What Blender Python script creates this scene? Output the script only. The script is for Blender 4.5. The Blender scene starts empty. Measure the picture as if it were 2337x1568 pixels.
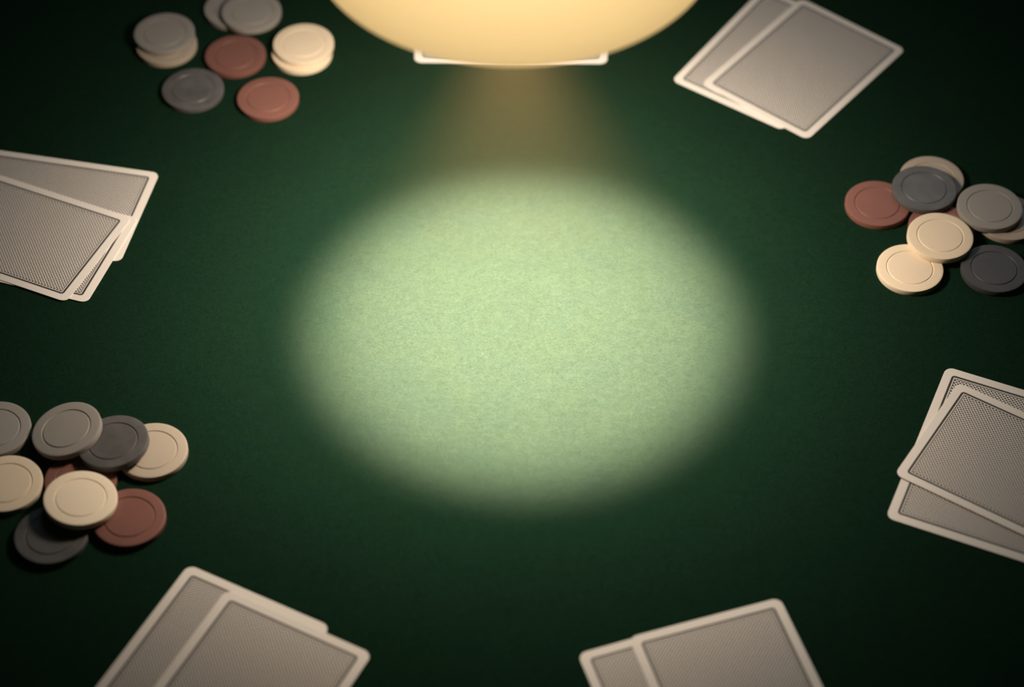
import bpy, bmesh, math, random
from mathutils import Vector, Matrix
random.seed(7)
MM = 0.001
PI = math.pi
sc = bpy.context.scene
col = sc.collection


# ------------------------------------------------------------------ helpers
def link(o, parent=None):
    col.objects.link(o)
    if parent:
        o.parent = parent
    return o


def obj(name, bm, mats, parent=None, smooth=True, angle=40):
    me = bpy.data.meshes.new(name)
    bm.normal_update()
    bm.to_mesh(me)
    bm.free()
    if not isinstance(mats, (list, tuple)):
        mats = [mats]
    for m in mats:
        me.materials.append(m)
    if smooth:
        for p in me.polygons:
            p.use_smooth = True
        me.set_sharp_from_angle(angle=math.radians(angle))
    return link(bpy.data.objects.new(name, me), parent)


def tag(o, label, cat, group=None):
    o['label'] = label
    o['category'] = cat
    if group:
        o['group'] = group
    return o


def lathe(bm, prof, n=96, close_start=False, close_end=False):
    rings = []
    for r, z in prof:
        if r < 1e-9:
            rings.append([bm.verts.new((0, 0, z))])
        else:
            rings.append([bm.verts.new((r * math.cos(2 * PI * i / n), r * math.sin(2 * PI * i / n), z)) for i in range(n)])
    for a, b in zip(rings, rings[1:]):
        for i in range(n):
            j = (i + 1) % n
            if len(a) == 1:
                bm.faces.new((a[0], b[i], b[j]))
            elif len(b) == 1:
                bm.faces.new((a[i], a[j], b[0]))
            else:
                bm.faces.new((a[i], a[j], b[j], b[i]))
    bmesh.ops.recalc_face_normals(bm, faces=bm.faces[:])


class NT:
    """tiny node-tree helper"""
    def __init__(self, name):
        self.m = bpy.data.materials.new(name)
        self.m.use_nodes = True
        self.t = self.m.node_tree
        self.b = self.t.nodes['Principled BSDF']
        self.out = self.t.nodes['Material Output']

    def n(self, typ, **kw):
        nd = self.t.nodes.new(typ)
        for k, v in kw.items():
            setattr(nd, k, v)
        return nd

    def l(self, a, b):
        self.t.links.new(a, b)

    def val(self, sock, v):
        if isinstance(v, (int, float)):
            sock.default_value = v
        elif isinstance(v, (tuple, list)):
            sock.default_value = (*v, 1) if len(v) == 3 and len(sock.default_value) == 4 else v
        else:
            self.l(v, sock)

    def math(self, op, a, b=0.0, c=0.0):
        nd = self.n('ShaderNodeMath', operation=op)
        self.val(nd.inputs[0], a)
        self.val(nd.inputs[1], b)
        self.val(nd.inputs[2], c)
        return nd.outputs[0]

    def mix(self, f, a, b):
        nd = self.n('ShaderNodeMix', data_type='RGBA')
        self.val(nd.inputs['Factor'], f)
        self.val(nd.inputs[6], a)
        self.val(nd.inputs[7], b)
        return nd.outputs[2]

    def coord(self):
        return self.n('ShaderNodeTexCoord').outputs['Object']

    def noise(self, vec, scale, detail=2.0, rough=0.5):
        nd = self.n('ShaderNodeTexNoise')
        self.l(vec, nd.inputs['Vector'])
        nd.inputs['Scale'].default_value = scale
        nd.inputs['Detail'].default_value = detail
        nd.inputs['Roughness'].default_value = rough
        return nd.outputs['Fac']

    def mapping(self, vec, rot=0.0, scale=(1, 1, 1)):
        nd = self.n('ShaderNodeMapping')          # turn first, then stretch
        self.l(vec, nd.inputs['Vector'])
        nd.inputs['Rotation'].default_value = (0, 0, rot)
        n2 = self.n('ShaderNodeMapping')
        self.l(nd.outputs[0], n2.inputs['Vector'])
        n2.inputs['Scale'].default_value = scale
        return n2.outputs[0]

    def bump(self, h, strength, dist):
        nd = self.n('ShaderNodeBump')
        nd.inputs['Strength'].default_value = strength
        nd.inputs['Distance'].default_value = dist
        self.l(h, nd.inputs['Height'])
        self.l(nd.outputs[0], self.b.inputs['Normal'])


# ------------------------------------------------------------------ materials
def mat_felt():
    k = NT('green_felt')
    co = k.coord()
    # brushed nap: short fibres lying on two diagonals, plus clumped lint
    f1 = k.noise(k.mapping(co, math.radians(43), (1.0, 4.0, 1)), 620, 2.5, 0.65)
    f2 = k.noise(k.mapping(co, math.radians(-45), (1.0, 3.0, 1)), 620, 2.5, 0.65)
    lint = k.noise(co, 280, 3, 0.55)
    blot = k.noise(co, 38, 3, 0.5)
    s = k.math('ADD', k.math('MULTIPLY', f1, 1.25), k.math('MULTIPLY', f2, 0.75))
    s = k.math('ADD', s, k.math('MULTIPLY', lint, 0.40))
    s = k.math('ADD', s, k.math('MULTIPLY', blot, 0.12))
    g = k.math('ADD', k.math('MULTIPLY', k.math('SUBTRACT', s, 1.26), 0.85), 1.0)
    hue = k.mix(k.noise(co, 60, 2, 0.5), FELT_A, FELT_B)
    mul = k.n('ShaderNodeVectorMath', operation='SCALE')
    k.l(hue, mul.inputs[0])
    k.l(g, mul.inputs['Scale'])
    k.l(mul.outputs[0], k.b.inputs['Base Color'])
    k.b.inputs['Roughness'].default_value = 1.0
    k.b.inputs['Specular IOR Level'].default_value = 0.0
    k.bump(s, 0.35, 0.0004)
    return k.m


FELT_A = (0.0055, 0.0196, 0.0120)
FELT_B = (0.0066, 0.0214, 0.0113)

CW, CH = 63.5, 88.5          # playing card, millimetres


def mat_card():
    k = NT('card_back_print')
    co = k.coord()
    sep = k.n('ShaderNodeSeparateXYZ')
    k.l(co, sep.inputs[0])
    x = k.math('MULTIPLY', sep.outputs[0], 1000.0)
    y = k.math('MULTIPLY', sep.outputs[1], 1000.0)
    # signed distance to a rounded rectangle of the inner panel (negative inside)
    def sd(hw, hh, r):
        qx = k.math('SUBTRACT', k.math('ABSOLUTE', x), hw - r)
        qy = k.math('SUBTRACT', k.math('ABSOLUTE', y), hh - r)
        ax = k.math('MAXIMUM', qx, 0.0)
        ay = k.math('MAXIMUM', qy, 0.0)
        d = k.math('SQRT', k.math('ADD', k.math('MULTIPLY', ax, ax), k.math('MULTIPLY', ay, ay)))
        d = k.math('ADD', d, k.math('MINIMUM', k.math('MAXIMUM', qx, qy), 0.0))
        return k.math('SUBTRACT', d, r)
    B = 3.75
    d = sd(CW / 2 - B, CH / 2 - B, 1.5)
    inside = k.math('LESS_THAN', d, 0.0)
    line_w = k.math('MULTIPLY', k.math('LESS_THAN', d, -1.0), k.math('GREATER_THAN', d, -1.42))
    panel = k.math('LESS_THAN', d, -1.75)
    # crosshatch lattice of pale lines on the dark ground
    cell = 1.62
    def fam(sign):
        u = k.math('DIVIDE', k.math('ADD', x, k.math('MULTIPLY', y, sign)), cell)
        fr = k.math('FRACT', u)
        a = k.math('ABSOLUTE', k.math('SUBTRACT', fr, 0.5))
        return k.math('GREATER_THAN', a, 0.5 - 0.15)
    lat = k.math('MAXIMUM', fam(1.0), fam(-1.0))
    lat = k.math('MULTIPLY', lat, panel)
    pale = k.math('MAXIMUM', lat, line_w)
    ink = k.math('MULTIPLY', inside, k.math('SUBTRACT', 1.0, pale))
    sn = k.n('ShaderNodeSeparateXYZ')
    tcn = k.n('ShaderNodeTexCoord')
    k.l(tcn.outputs['Normal'], sn.inputs[0])
    top = k.math('GREATER_THAN', sn.outputs[2], 0.5)
    ink = k.math('MULTIPLY', ink, top)
    paper = k.mix(k.noise(co, 90, 2, 0.5), CARD_P, tuple(c * 0.96 for c in CARD_P))
    k.l(k.mix(ink, paper, CARD_I), k.b.inputs['Base Color'])
    k.b.inputs['Roughness'].default_value = 0.55
    k.b.inputs['Specular IOR Level'].default_value = 0.25
    return k.m


CARD_P = (0.80, 0.755, 0.70)
CARD_I = (0.045, 0.042, 0.040)


def mat_chip(name, c, spec=0.3, rough=0.5, mott=0.12, sc1=55):
    k = NT(name)
    co = k.coord()
    oi = k.n('ShaderNodeObjectInfo')
    add = k.n('ShaderNodeVectorMath', operation='ADD')
    k.l(co, add.inputs[0])
    k.l(oi.outputs['Location'], add.inputs[1])
    n1 = k.noise(add.outputs[0], sc1, 3, 0.55)
    n2 = k.noise(add.outputs[0], 900, 2, 0.6)
    f = k.math('ADD', k.math('MULTIPLY', k.math('SUBTRACT', n1, 0.5), mott * 2.2), 1.0)
    f = k.math('ADD', f, k.math('MULTIPLY', k.math('SUBTRACT', n2, 0.5), 0.08))
    mul = k.n('ShaderNodeVectorMath', operation='SCALE')
    mul.inputs[0].default_value = c
    k.l(f, mul.inputs['Scale'])
    k.l(mul.outputs[0], k.b.inputs['Base Color'])
    k.b.inputs['Roughness'].default_value = rough
    k.b.inputs['Specular IOR Level'].default_value = spec
    k.bump(n2, 0.12, 0.0002)
    return k.m


def mat_plain(name, c, rough=0.5, metal=0.0):
    k = NT(name)
    n = k.noise(k.coord(), 120, 2, 0.5)
    k.l(k.mix(n, c, tuple(v * 0.9 for v in c)), k.b.inputs['Base Color'])
    k.b.inputs['Roughness'].default_value = rough
    k.b.inputs['Metallic'].default_value = metal
    return k.m


def mat_shade():
    k = NT('opal_glass')
    tr = k.n('ShaderNodeBsdfTranslucent')
    tr.inputs['Color'].default_value = (0.92, 0.74, 0.42, 1)
    df = k.n('ShaderNodeBsdfDiffuse')
    df.inputs['Color'].default_value = (0.8, 0.72, 0.55, 1)
    mx = k.n('ShaderNodeMixShader')
    mx.inputs[0].default_value = 0.35
    k.l(tr.outputs[0], mx.inputs[1])
    k.l(df.outputs[0], mx.inputs[2])
    k.l(mx.outputs[0], k.out.inputs['Surface'])
    return k.m


def mat_emit(name, c, s):
    k = NT(name)
    k.b.inputs['Base Color'].default_value = (0.9, 0.85, 0.7, 1)
    k.b.inputs['Emission Color'].default_value = (*c, 1)
    k.b.inputs['Emission Strength'].default_value = s
    return k.m


M_felt = mat_felt()
M_card = mat_card()
M_cream = mat_chip('cream_clay', (0.80, 0.67, 0.50), 0.25, 0.5, 0.04)
M_grey = mat_chip('grey_clay', (0.31, 0.29, 0.265), 0.25, 0.5, 0.06)
M_beige = mat_chip('beige_clay', (0.42, 0.355, 0.285), 0.25, 0.5, 0.05)
M_dark = mat_chip('charcoal_clay', (0.100, 0.097, 0.097), 0.35, 0.42, 0.5, 90)
M_black = mat_chip('black_clay', (0.062, 0.060, 0.062), 0.3, 0.48, 0.2, 90)
M_ivory = mat_chip('ivory_clay', (0.86, 0.74, 0.57), 0.25, 0.5, 0.04)
M_red = mat_chip('brick_red_clay', (0.20, 0.088, 0.070), 0.25, 0.5, 0.12)
M_rail = mat_plain('dark_wood', (0.035, 0.02, 0.012), 0.4)
M_metal = mat_plain('brass', (0.5, 0.36, 0.15), 0.35, 1.0)
M_white = mat_plain('white_enamel', (0.8, 0.78, 0.74), 0.5)
M_cord = mat_plain('black_cord', (0.02, 0.02, 0.02), 0.6)

# ------------------------------------------------------------------ table
table = tag(link(bpy.data.objects.new('card_table', None)), 'table covered in dark green felt under the cards and chips', 'table')
table.location = (0, 0, -0.04)


def round_rect(w, h, r, n=12):
    pts = []
    for cx, cy, a0 in ((w / 2 - r, h / 2 - r, 0), (-w / 2 + r, h / 2 - r, 90), (-w / 2 + r, -h / 2 + r, 180), (w / 2 - r, -h / 2 + r, 270)):
        for i in range(n + 1):
            a = math.radians(a0 + 90 * i / n)
            pts.append((cx + r * math.cos(a), cy + r * math.sin(a)))
    return pts


def slab(bm, pts, z0, z1, bev=0.0):
    lo = [bm.verts.new((x, y, z0)) for x, y in pts]
    hi = [bm.verts.new((x, y, z1)) for x, y in pts]
    n = len(pts)
    bm.faces.new(hi)
    bm.faces.new(lo[::-1])
    for i in range(n):
        j = (i + 1) % n
        bm.faces.new((lo[i], lo[j], hi[j], hi[i]))


bm = bmesh.new()
slab(bm, round_rect(1.50, 1.10, 0.30), 0.0, 0.04)
obj('felt_top', bm, M_felt, table)
bm = bmesh.new()
outer = round_rect(1.70, 1.30, 0.40)
inner = round_rect(1.50, 1.10, 0.30)
n = len(outer)
rings = []
for t in range(9):
    a = PI * t / 8
    ring = []
    for (ox, oy), (ix, iy) in zip(outer, inner):
        f = 0.5 - 0.5 * math.cos(a)
        ring.append(bm.verts.new((ox + (ix - ox) * f, oy + (iy - oy) * f, 0.03 + 0.035 * math.sin(a))))
    rings.append(ring)
for src, z in ((inner, -0.01), (outer, -0.01)):
    rings.append([bm.verts.new((x, y, z)) for x, y in src])
for a, b in zip(rings, rings[1:] + rings[:1]):
    for i in range(n):
        j = (i + 1) % n
        bm.faces.new((a[i], a[j], b[j], b[i]))
bmesh.ops.recalc_face_normals(bm, faces=bm.faces[:])
obj('rail', bm, M_rail, table)
for sx in (-1, 1):
    for sy in (-1, 1):
        bm = bmesh.new()
        lathe(bm, [(0, -0.71), (0.03, -0.71), (0.035, -0.4), (0.045, 0.0), (0, 0.0)], 24)
        o = obj('leg', bm, M_rail, table)
        o.location = (sx * 0.55, sy * 0.35, 0)

# ------------------------------------------------------------------ cards
def card_mesh():
    bm = bmesh.new()
    w, h, r, t = CW * MM, CH * MM, 3.6 * MM, 0.32 * MM
    p0 = round_rect(w, h, r, 10)
    e = 0.06 * MM
    p1 = round_rect(w - 2 * e, h - 2 * e, r - e, 10)
    lv = [([bm.verts.new((x, y, z)) for x, y in p]) for p, z in ((p1, 0), (p0, e), (p0, t - e), (p1, t))]
    n = len(p0)
    bm.faces.new(lv[0][::-1])
    bm.faces.new(lv[3])
    for a, b in zip(lv, lv[1:]):
        for i in range(n):
            j = (i + 1) % n
            bm.faces.new((a[i], a[j], b[j], b[i]))
    return bm


card0 = obj('playing_card', card_mesh(), M_card, angle=30)
card_me = card0.data
cards_used = [0]


def card(x, y, deg, w, h, z, label, group):
    """w is the size along the card's own x: a landscape card is turned a quarter turn"""
    o = card0 if not cards_used[0] else card0.copy()
    if cards_used[0]:
        col.objects.link(o)
    cards_used[0] += 1
    if w > h:
        w, h, deg = h, w, deg + 90
    o.location = (x * MM, y * MM, z * MM)
    o.rotation_euler = (0, 0, math.radians(deg))
    o.scale = (w / CW, h / CH, 1)
    return tag(o, label, 'playing card', group)


G = 'face-down playing cards on the felt'
T = 0.34
card(130.16, 193.32, -35.00, 63.6, 88.0, 0.02, 'lower of the two face-down cards at top right, cut off by the top edge', G)
card(145.12, 185.41, -39.48, 63.5, 86.0, 0.02 + T, 'upper of the two face-down cards at top right, its whole back visible', G)
card(-216.60, 88.46, -11.40, 88.6, 60.2, 0.02, 'lowest and farthest of three face-down cards at the left edge', G)
card(-224.74, 64.78, -17.70, 88.6, 57.2, 0.02 + T, 'middle of three face-down cards at the left edge, only a narrow wedge showing', G)
card(-229.24, 69.09, -23.68, 88.6, 59.0, 0.02 + 2 * T, 'topmost of three face-down cards at the left edge, with crisp lattice back', G)
card(202.00, -68.33, -23.12, 63.6, 91.2, 0.02, 'lower of two face-down cards at the right edge, corners sticking out above and below', G)
card(214.78, -73.81, -33.03, 88.6, 61.4, 0.02 + T + 0.5, 'upper of two face-down cards at the right edge, lying crosswise', G)
card(-122.28, -176.69, -27.23, 66.9, 88.6, 0.02, 'lower of the two blurred face-down cards at the bottom left, left part showing', G)
card(-105.56, -189.57, -27.56, 67.9, 88.6, 0.02 + T, 'upper of the two blurred face-down cards at the bottom left, nearest the bottom edge', G)
card(70.06, -197.73, 18.54, 63.6, 88.6, 0.02, 'lower of the two blurred face-down cards at the bottom right, only a left strip showing', G)
card(90.29, -190.72, 17.54, 64.6, 88.6, 0.02 + T, 'upper of the two blurred face-down cards at the bottom right, its top corner pointing up', G)
card(-0.28, 220.24, -0.60, 96.3, 63.6, 0.02, 'white-edged card lying behind the glowing lamp, only its front edge showing', G)

# ------------------------------------------------------------------ chips
R, TH = 15.1, 3.03


def chip_mesh():
    bm = bmesh.new()
    g = 0.69 * R
    b = 0.26
    half = [(g - 0.42, 0), (g - 0.14, -0.34), (g + 0.18, -0.34), (g + 0.46, 0), (R - 0.9, 0.0), (R - b, -0.03), (R - 0.07, -b * 0.45), (R, -b * 1.2)]
    prof = [(0, TH), (g * 0.55, TH)] + [(r, TH + z) for r, z in half]
    prof += [(r, -z) for r, z in reversed(half)] + [(g * 0.55, 0), (0, 0)]
    lathe(bm, [(r * MM, z * MM) for r, z in prof], 96)
    return bm


protos = {}


def chip(kind, x, y, z, az, tilt, label, group):
    mat = {'cream': M_cream, 'grey': M_grey, 'beige': M_beige, 'dark': M_dark, 'black': M_black, 'ivory': M_ivory, 'red': M_red}[kind]
    if kind not in protos:
        if protos:
            o = list(protos.values())[0].copy()
            o.data = o.data.copy()
            o.data.materials[0] = mat
            col.objects.link(o)
        else:
            o = obj('poker_chip', chip_mesh(), mat, angle=35)
        protos[kind] = o
    else:
        o = protos[kind].copy()
        col.objects.link(o)
    o.location = (x * MM, y * MM, z * MM + 0.00001)
    a, t = math.radians(az), math.radians(tilt)
    ax = Vector((math.sin(a), -math.cos(a), 0))       # rises towards az
    o.rotation_mode = 'XYZ'
    o.rotation_euler = (Matrix.Rotation(t, 3, ax) @ Matrix.Rotation(random.uniform(0, 6.28), 3, 'Z')).to_euler()
    return tag(o, label, 'poker chip', group)


GR, GB, GT = 'poker chips heaped at the right edge', 'poker chips heaped at the left edge', 'poker chips scattered at the top left'
chip('beige', 198.11, 102.92, 0, 0, 0, 'beige chip at the back of the right-hand heap, mostly under a charcoal chip', GR)
chip('red', 170.72, 85.97, 0, 0, 0, 'brick-red chip at the left of the right-hand heap, tucked under a charcoal chip', GR)
chip('beige', 230.21, 76.74, 0, 0, 0, 'beige chip at the right picture edge, underneath a grey chip', GR)
chip('red', 198.46, 70.21, 0, 0, 0, 'red chip almost hidden beneath a cream chip in the right-hand heap', GR)
chip('cream', 181.05, 43.90, 0, 0, 0, 'lower of two overlapping cream chips in the right-hand heap, flat on the felt', GR)
chip('black', 219.35, 43.57, 0, 0, 0, 'charcoal chip at the front right of the right-hand heap, flat on the felt', GR)
chip('dark', 193.10, 92.98, 3.04, 0, 0, 'charcoal chip on top of a beige and a red chip in the right-hand heap', GR)
chip('grey', 222.07, 80.76, 3.04, 0, 0, 'grey-brown chip on top of a beige chip near the right picture edge', GR)
chip('cream', 196.55, 61.36, 3.04, 0, 0, 'upper of two overlapping cream chips in the right-hand heap', GR)

chip('grey', -220.62, -51.58, 0, 0, 0, 'grey chip cut off by the left picture edge, above a cream one', GB)
chip('beige', -152.44, -63.72, 0, 0, 0, 'pale beige chip at the right end of the left-hand heap, under a charcoal chip', GB)
chip('red', -180.74, -79.20, 0, 0, 0, 'red chip mostly hidden in the middle of the left-hand heap', GB)
chip('cream', -211.48, -81.70, 0, 0, 0, 'cream chip cut off by the left picture edge, lying alone below a grey one', GB)
chip('dark', -189.20, -108.53, 0, 0, 0, 'charcoal chip at the bottom of the left-hand heap, shadowed by a cream chip', GB)
chip('red', -158.18, -99.65, 0, 0, 0, 'brick-red chip at the lower right of the left-hand heap', GB)
chip('ivory', -178.68, -93.29, 4.6, 215, 6, 'bright cream chip on top of red and charcoal chips in the left-hand heap', GB)
chip('dark', -168.38, -62.54, 4.29, -30, 6.0, 'tilted charcoal chip leaning on a beige chip in the left-hand heap', GB)
chip('grey', -188.68, -55.77, 4.6, -5, 10.0, 'tilted grey-brown chip leaning on a charcoal chip in the left-hand heap', GB)

chip('beige', -172.80, 199.90, 0, 0, 0, 'lower beige chip of the two-chip stack at far top left', GT)
chip('cream', -104.64, 194.2, 0, 0, 0, 'lower cream chip of the bright two-chip stack beside the lamp', GT)
chip('grey', -141.34, 228.23, 0, 0, 0, 'grey chip at the top edge, half covered by another grey chip', GT)
chip('red', -137.69, 191.68, 0, 0, 0, 'farther of two brick-red chips at the top left, between the stacks', GT)
chip('dark', -156.53, 166.31, 0, 0, 0, 'lone charcoal chip flat on the felt at the top left', GT)
chip('red', -119.22, 159.88, 0, 0, 0, 'nearer of two brick-red chips at the top left, lowest of that group', GT)
chip('grey', -174.11, 205.17, 3.04, 0, 0, 'upper grey chip of the two-chip stack at far top left', GT)
chip('cream', -103.89, 196.93, 3.04, 0, 0, 'upper cream chip of the bright two-chip stack beside the lamp', GT)
chip('grey', -131.69, 221.79, 3.04, 0, 0, 'grey chip at the top edge, resting on another grey chip', GT)

# ------------------------------------------------------------------ pendant lamp
LX, LY, LZ, LR = 0.0008, 0.040, 0.1968, 0.0812
lamp = tag(link(bpy.data.objects.new('pendant_lamp', None)), 'glowing cream glass pendant lamp shade hanging over the table', 'lamp')
lamp.location = (LX, LY, LZ)
bm = bmesh.new()
SH = 0.085
prof = [(LR - 0.0022, 0.0), (LR - 0.0006, -0.0008), (LR, 0.0004)]
for i in range(1, 25):
    a = PI / 2 * i / 26
    prof.append((LR * math.cos(a) ** 0.85, SH * math.sin(a)))
lathe(bm, prof, 128)
obj('lamp_shade', bm, mat_shade(), lamp, angle=80)
bm = bmesh.new()
lathe(bm, [(0.010, -0.0010), (LR - 0.0030, -0.0010), (LR - 0.0030, 0.0004), (0.010, 0.0004), (0.010, -0.0010)], 96)
obj('baffle_plate', bm, M_white, lamp)  # added unseen baffle, keeps the inner glow light off the table
bm = bmesh.new()
lathe(bm, [(0, -0.0035), (0.005, -0.0030), (0.0085, -0.0010), (0.0095, 0.003), (0, 0.003)], 48)
obj('bulb', bm, mat_emit('lit_bulb', (1.0, 0.82, 0.55), 4.0), lamp)
bm = bmesh.new()
lathe(bm, [(0, SH + 0.03), (0.008, SH + 0.03), (0.012, SH + 0.012), (0.013, SH - 0.004), (0, SH - 0.004)], 48)
obj('lamp_cap', bm, M_metal, lamp)
bm = bmesh.new()
lathe(bm, [(0, SH + 0.03), (0.0025, SH + 0.03), (0.0025, 0.5), (0, 0.5)], 16)
obj('cord', bm, M_cord, lamp)


def light(name, typ, loc, energy, colr, **kw):
    d = bpy.data.lights.new(name, typ)
    d.energy = energy
    d.color = colr
    for k, v in kw.items():
        setattr(d, k, v)
    o = link(bpy.data.objects.new(name, d))
    o.location = loc
    return o


# narrow beam of the lamp on the felt
beam = light('lamp_beam', 'SPOT', (LX, LY - 0.022, LZ - 0.006), 121.0, (1.0, 0.37, 0.34), spot_size=2 * math.radians(29.2), spot_blend=0.36, shadow_soft_size=0.022)
beam.rotation_euler = (Vector((0.0042, 0.0115, 0.0)) - beam.location).to_track_quat('-Z', 'Y').to_euler()
# wide soft light spilling from the shade's open bottom
light('lamp_spill', 'SPOT', (LX - 0.006, LY - 0.002, LZ - 0.034), 6.8, (1.0, 0.84, 0.655), spot_size=math.radians(142), spot_blend=1.0, shadow_soft_size=0.025)
# bulb glow inside the opal shade
light('shade_glow', 'POINT', (LX, LY - 0.018, LZ + 0.048), 0.21, (1.0, 0.90, 0.74), shadow_soft_size=0.012)
# added dim cool fill from the far side for the far cards, no real window
fill = light('cool_fill', 'AREA', (0.5, 1.7, 1.5), 6.0, (0.80, 0.92, 1.0), shape='RECTANGLE', size=1.2, size_y=1.4)
fill.rotation_euler = (Vector((0, 0, 0)) - fill.location).to_track_quat('-Z', 'Y').to_euler()

# ------------------------------------------------------------------ world, camera
w = bpy.data.worlds.new('World')
sc.world = w
w.use_nodes = True
w.node_tree.nodes['Background'].inputs[0].default_value = (0.02, 0.025, 0.022, 1)
w.node_tree.nodes['Background'].inputs[1].default_value = 0.15
# faint smoky haze hanging in the air of the room
hz = w.node_tree.nodes.new('ShaderNodeVolumeScatter')
hz.inputs['Color'].default_value = (0.62, 0.92, 0.36, 1)
hz.inputs['Density'].default_value = 0.0225
w.node_tree.links.new(hz.outputs[0], w.node_tree.nodes['World Output'].inputs['Volume'])
w.cycles.volume_sampling = 'EQUIANGULAR'

cd = bpy.data.cameras.new('Camera')
cam = link(bpy.data.objects.new('Camera', cd))
pitch = 0.8325708
D = 1.0253145
cam.location = (0, -D * math.cos(pitch), D * math.sin(pitch))
cam.rotation_euler = (PI / 2 - pitch, 0, 0)
cd.sensor_fit = 'HORIZONTAL'
cd.sensor_width = 36.0
cd.lens = 36.0 * 5282.33 / 2337.0
cd.clip_start = 0.01
cd.dof.use_dof = True
cd.dof.focus_distance = D
cd.dof.aperture_fstop = 4.6
sc.camera = cam

vs = sc.view_settings
vs.view_transform = 'Standard'
vs.look = 'None'
vs.exposure = 0.0
vs.gamma = 1.0
vs.use_curve_mapping = False
sc.display_settings.display_device = 'sRGB'
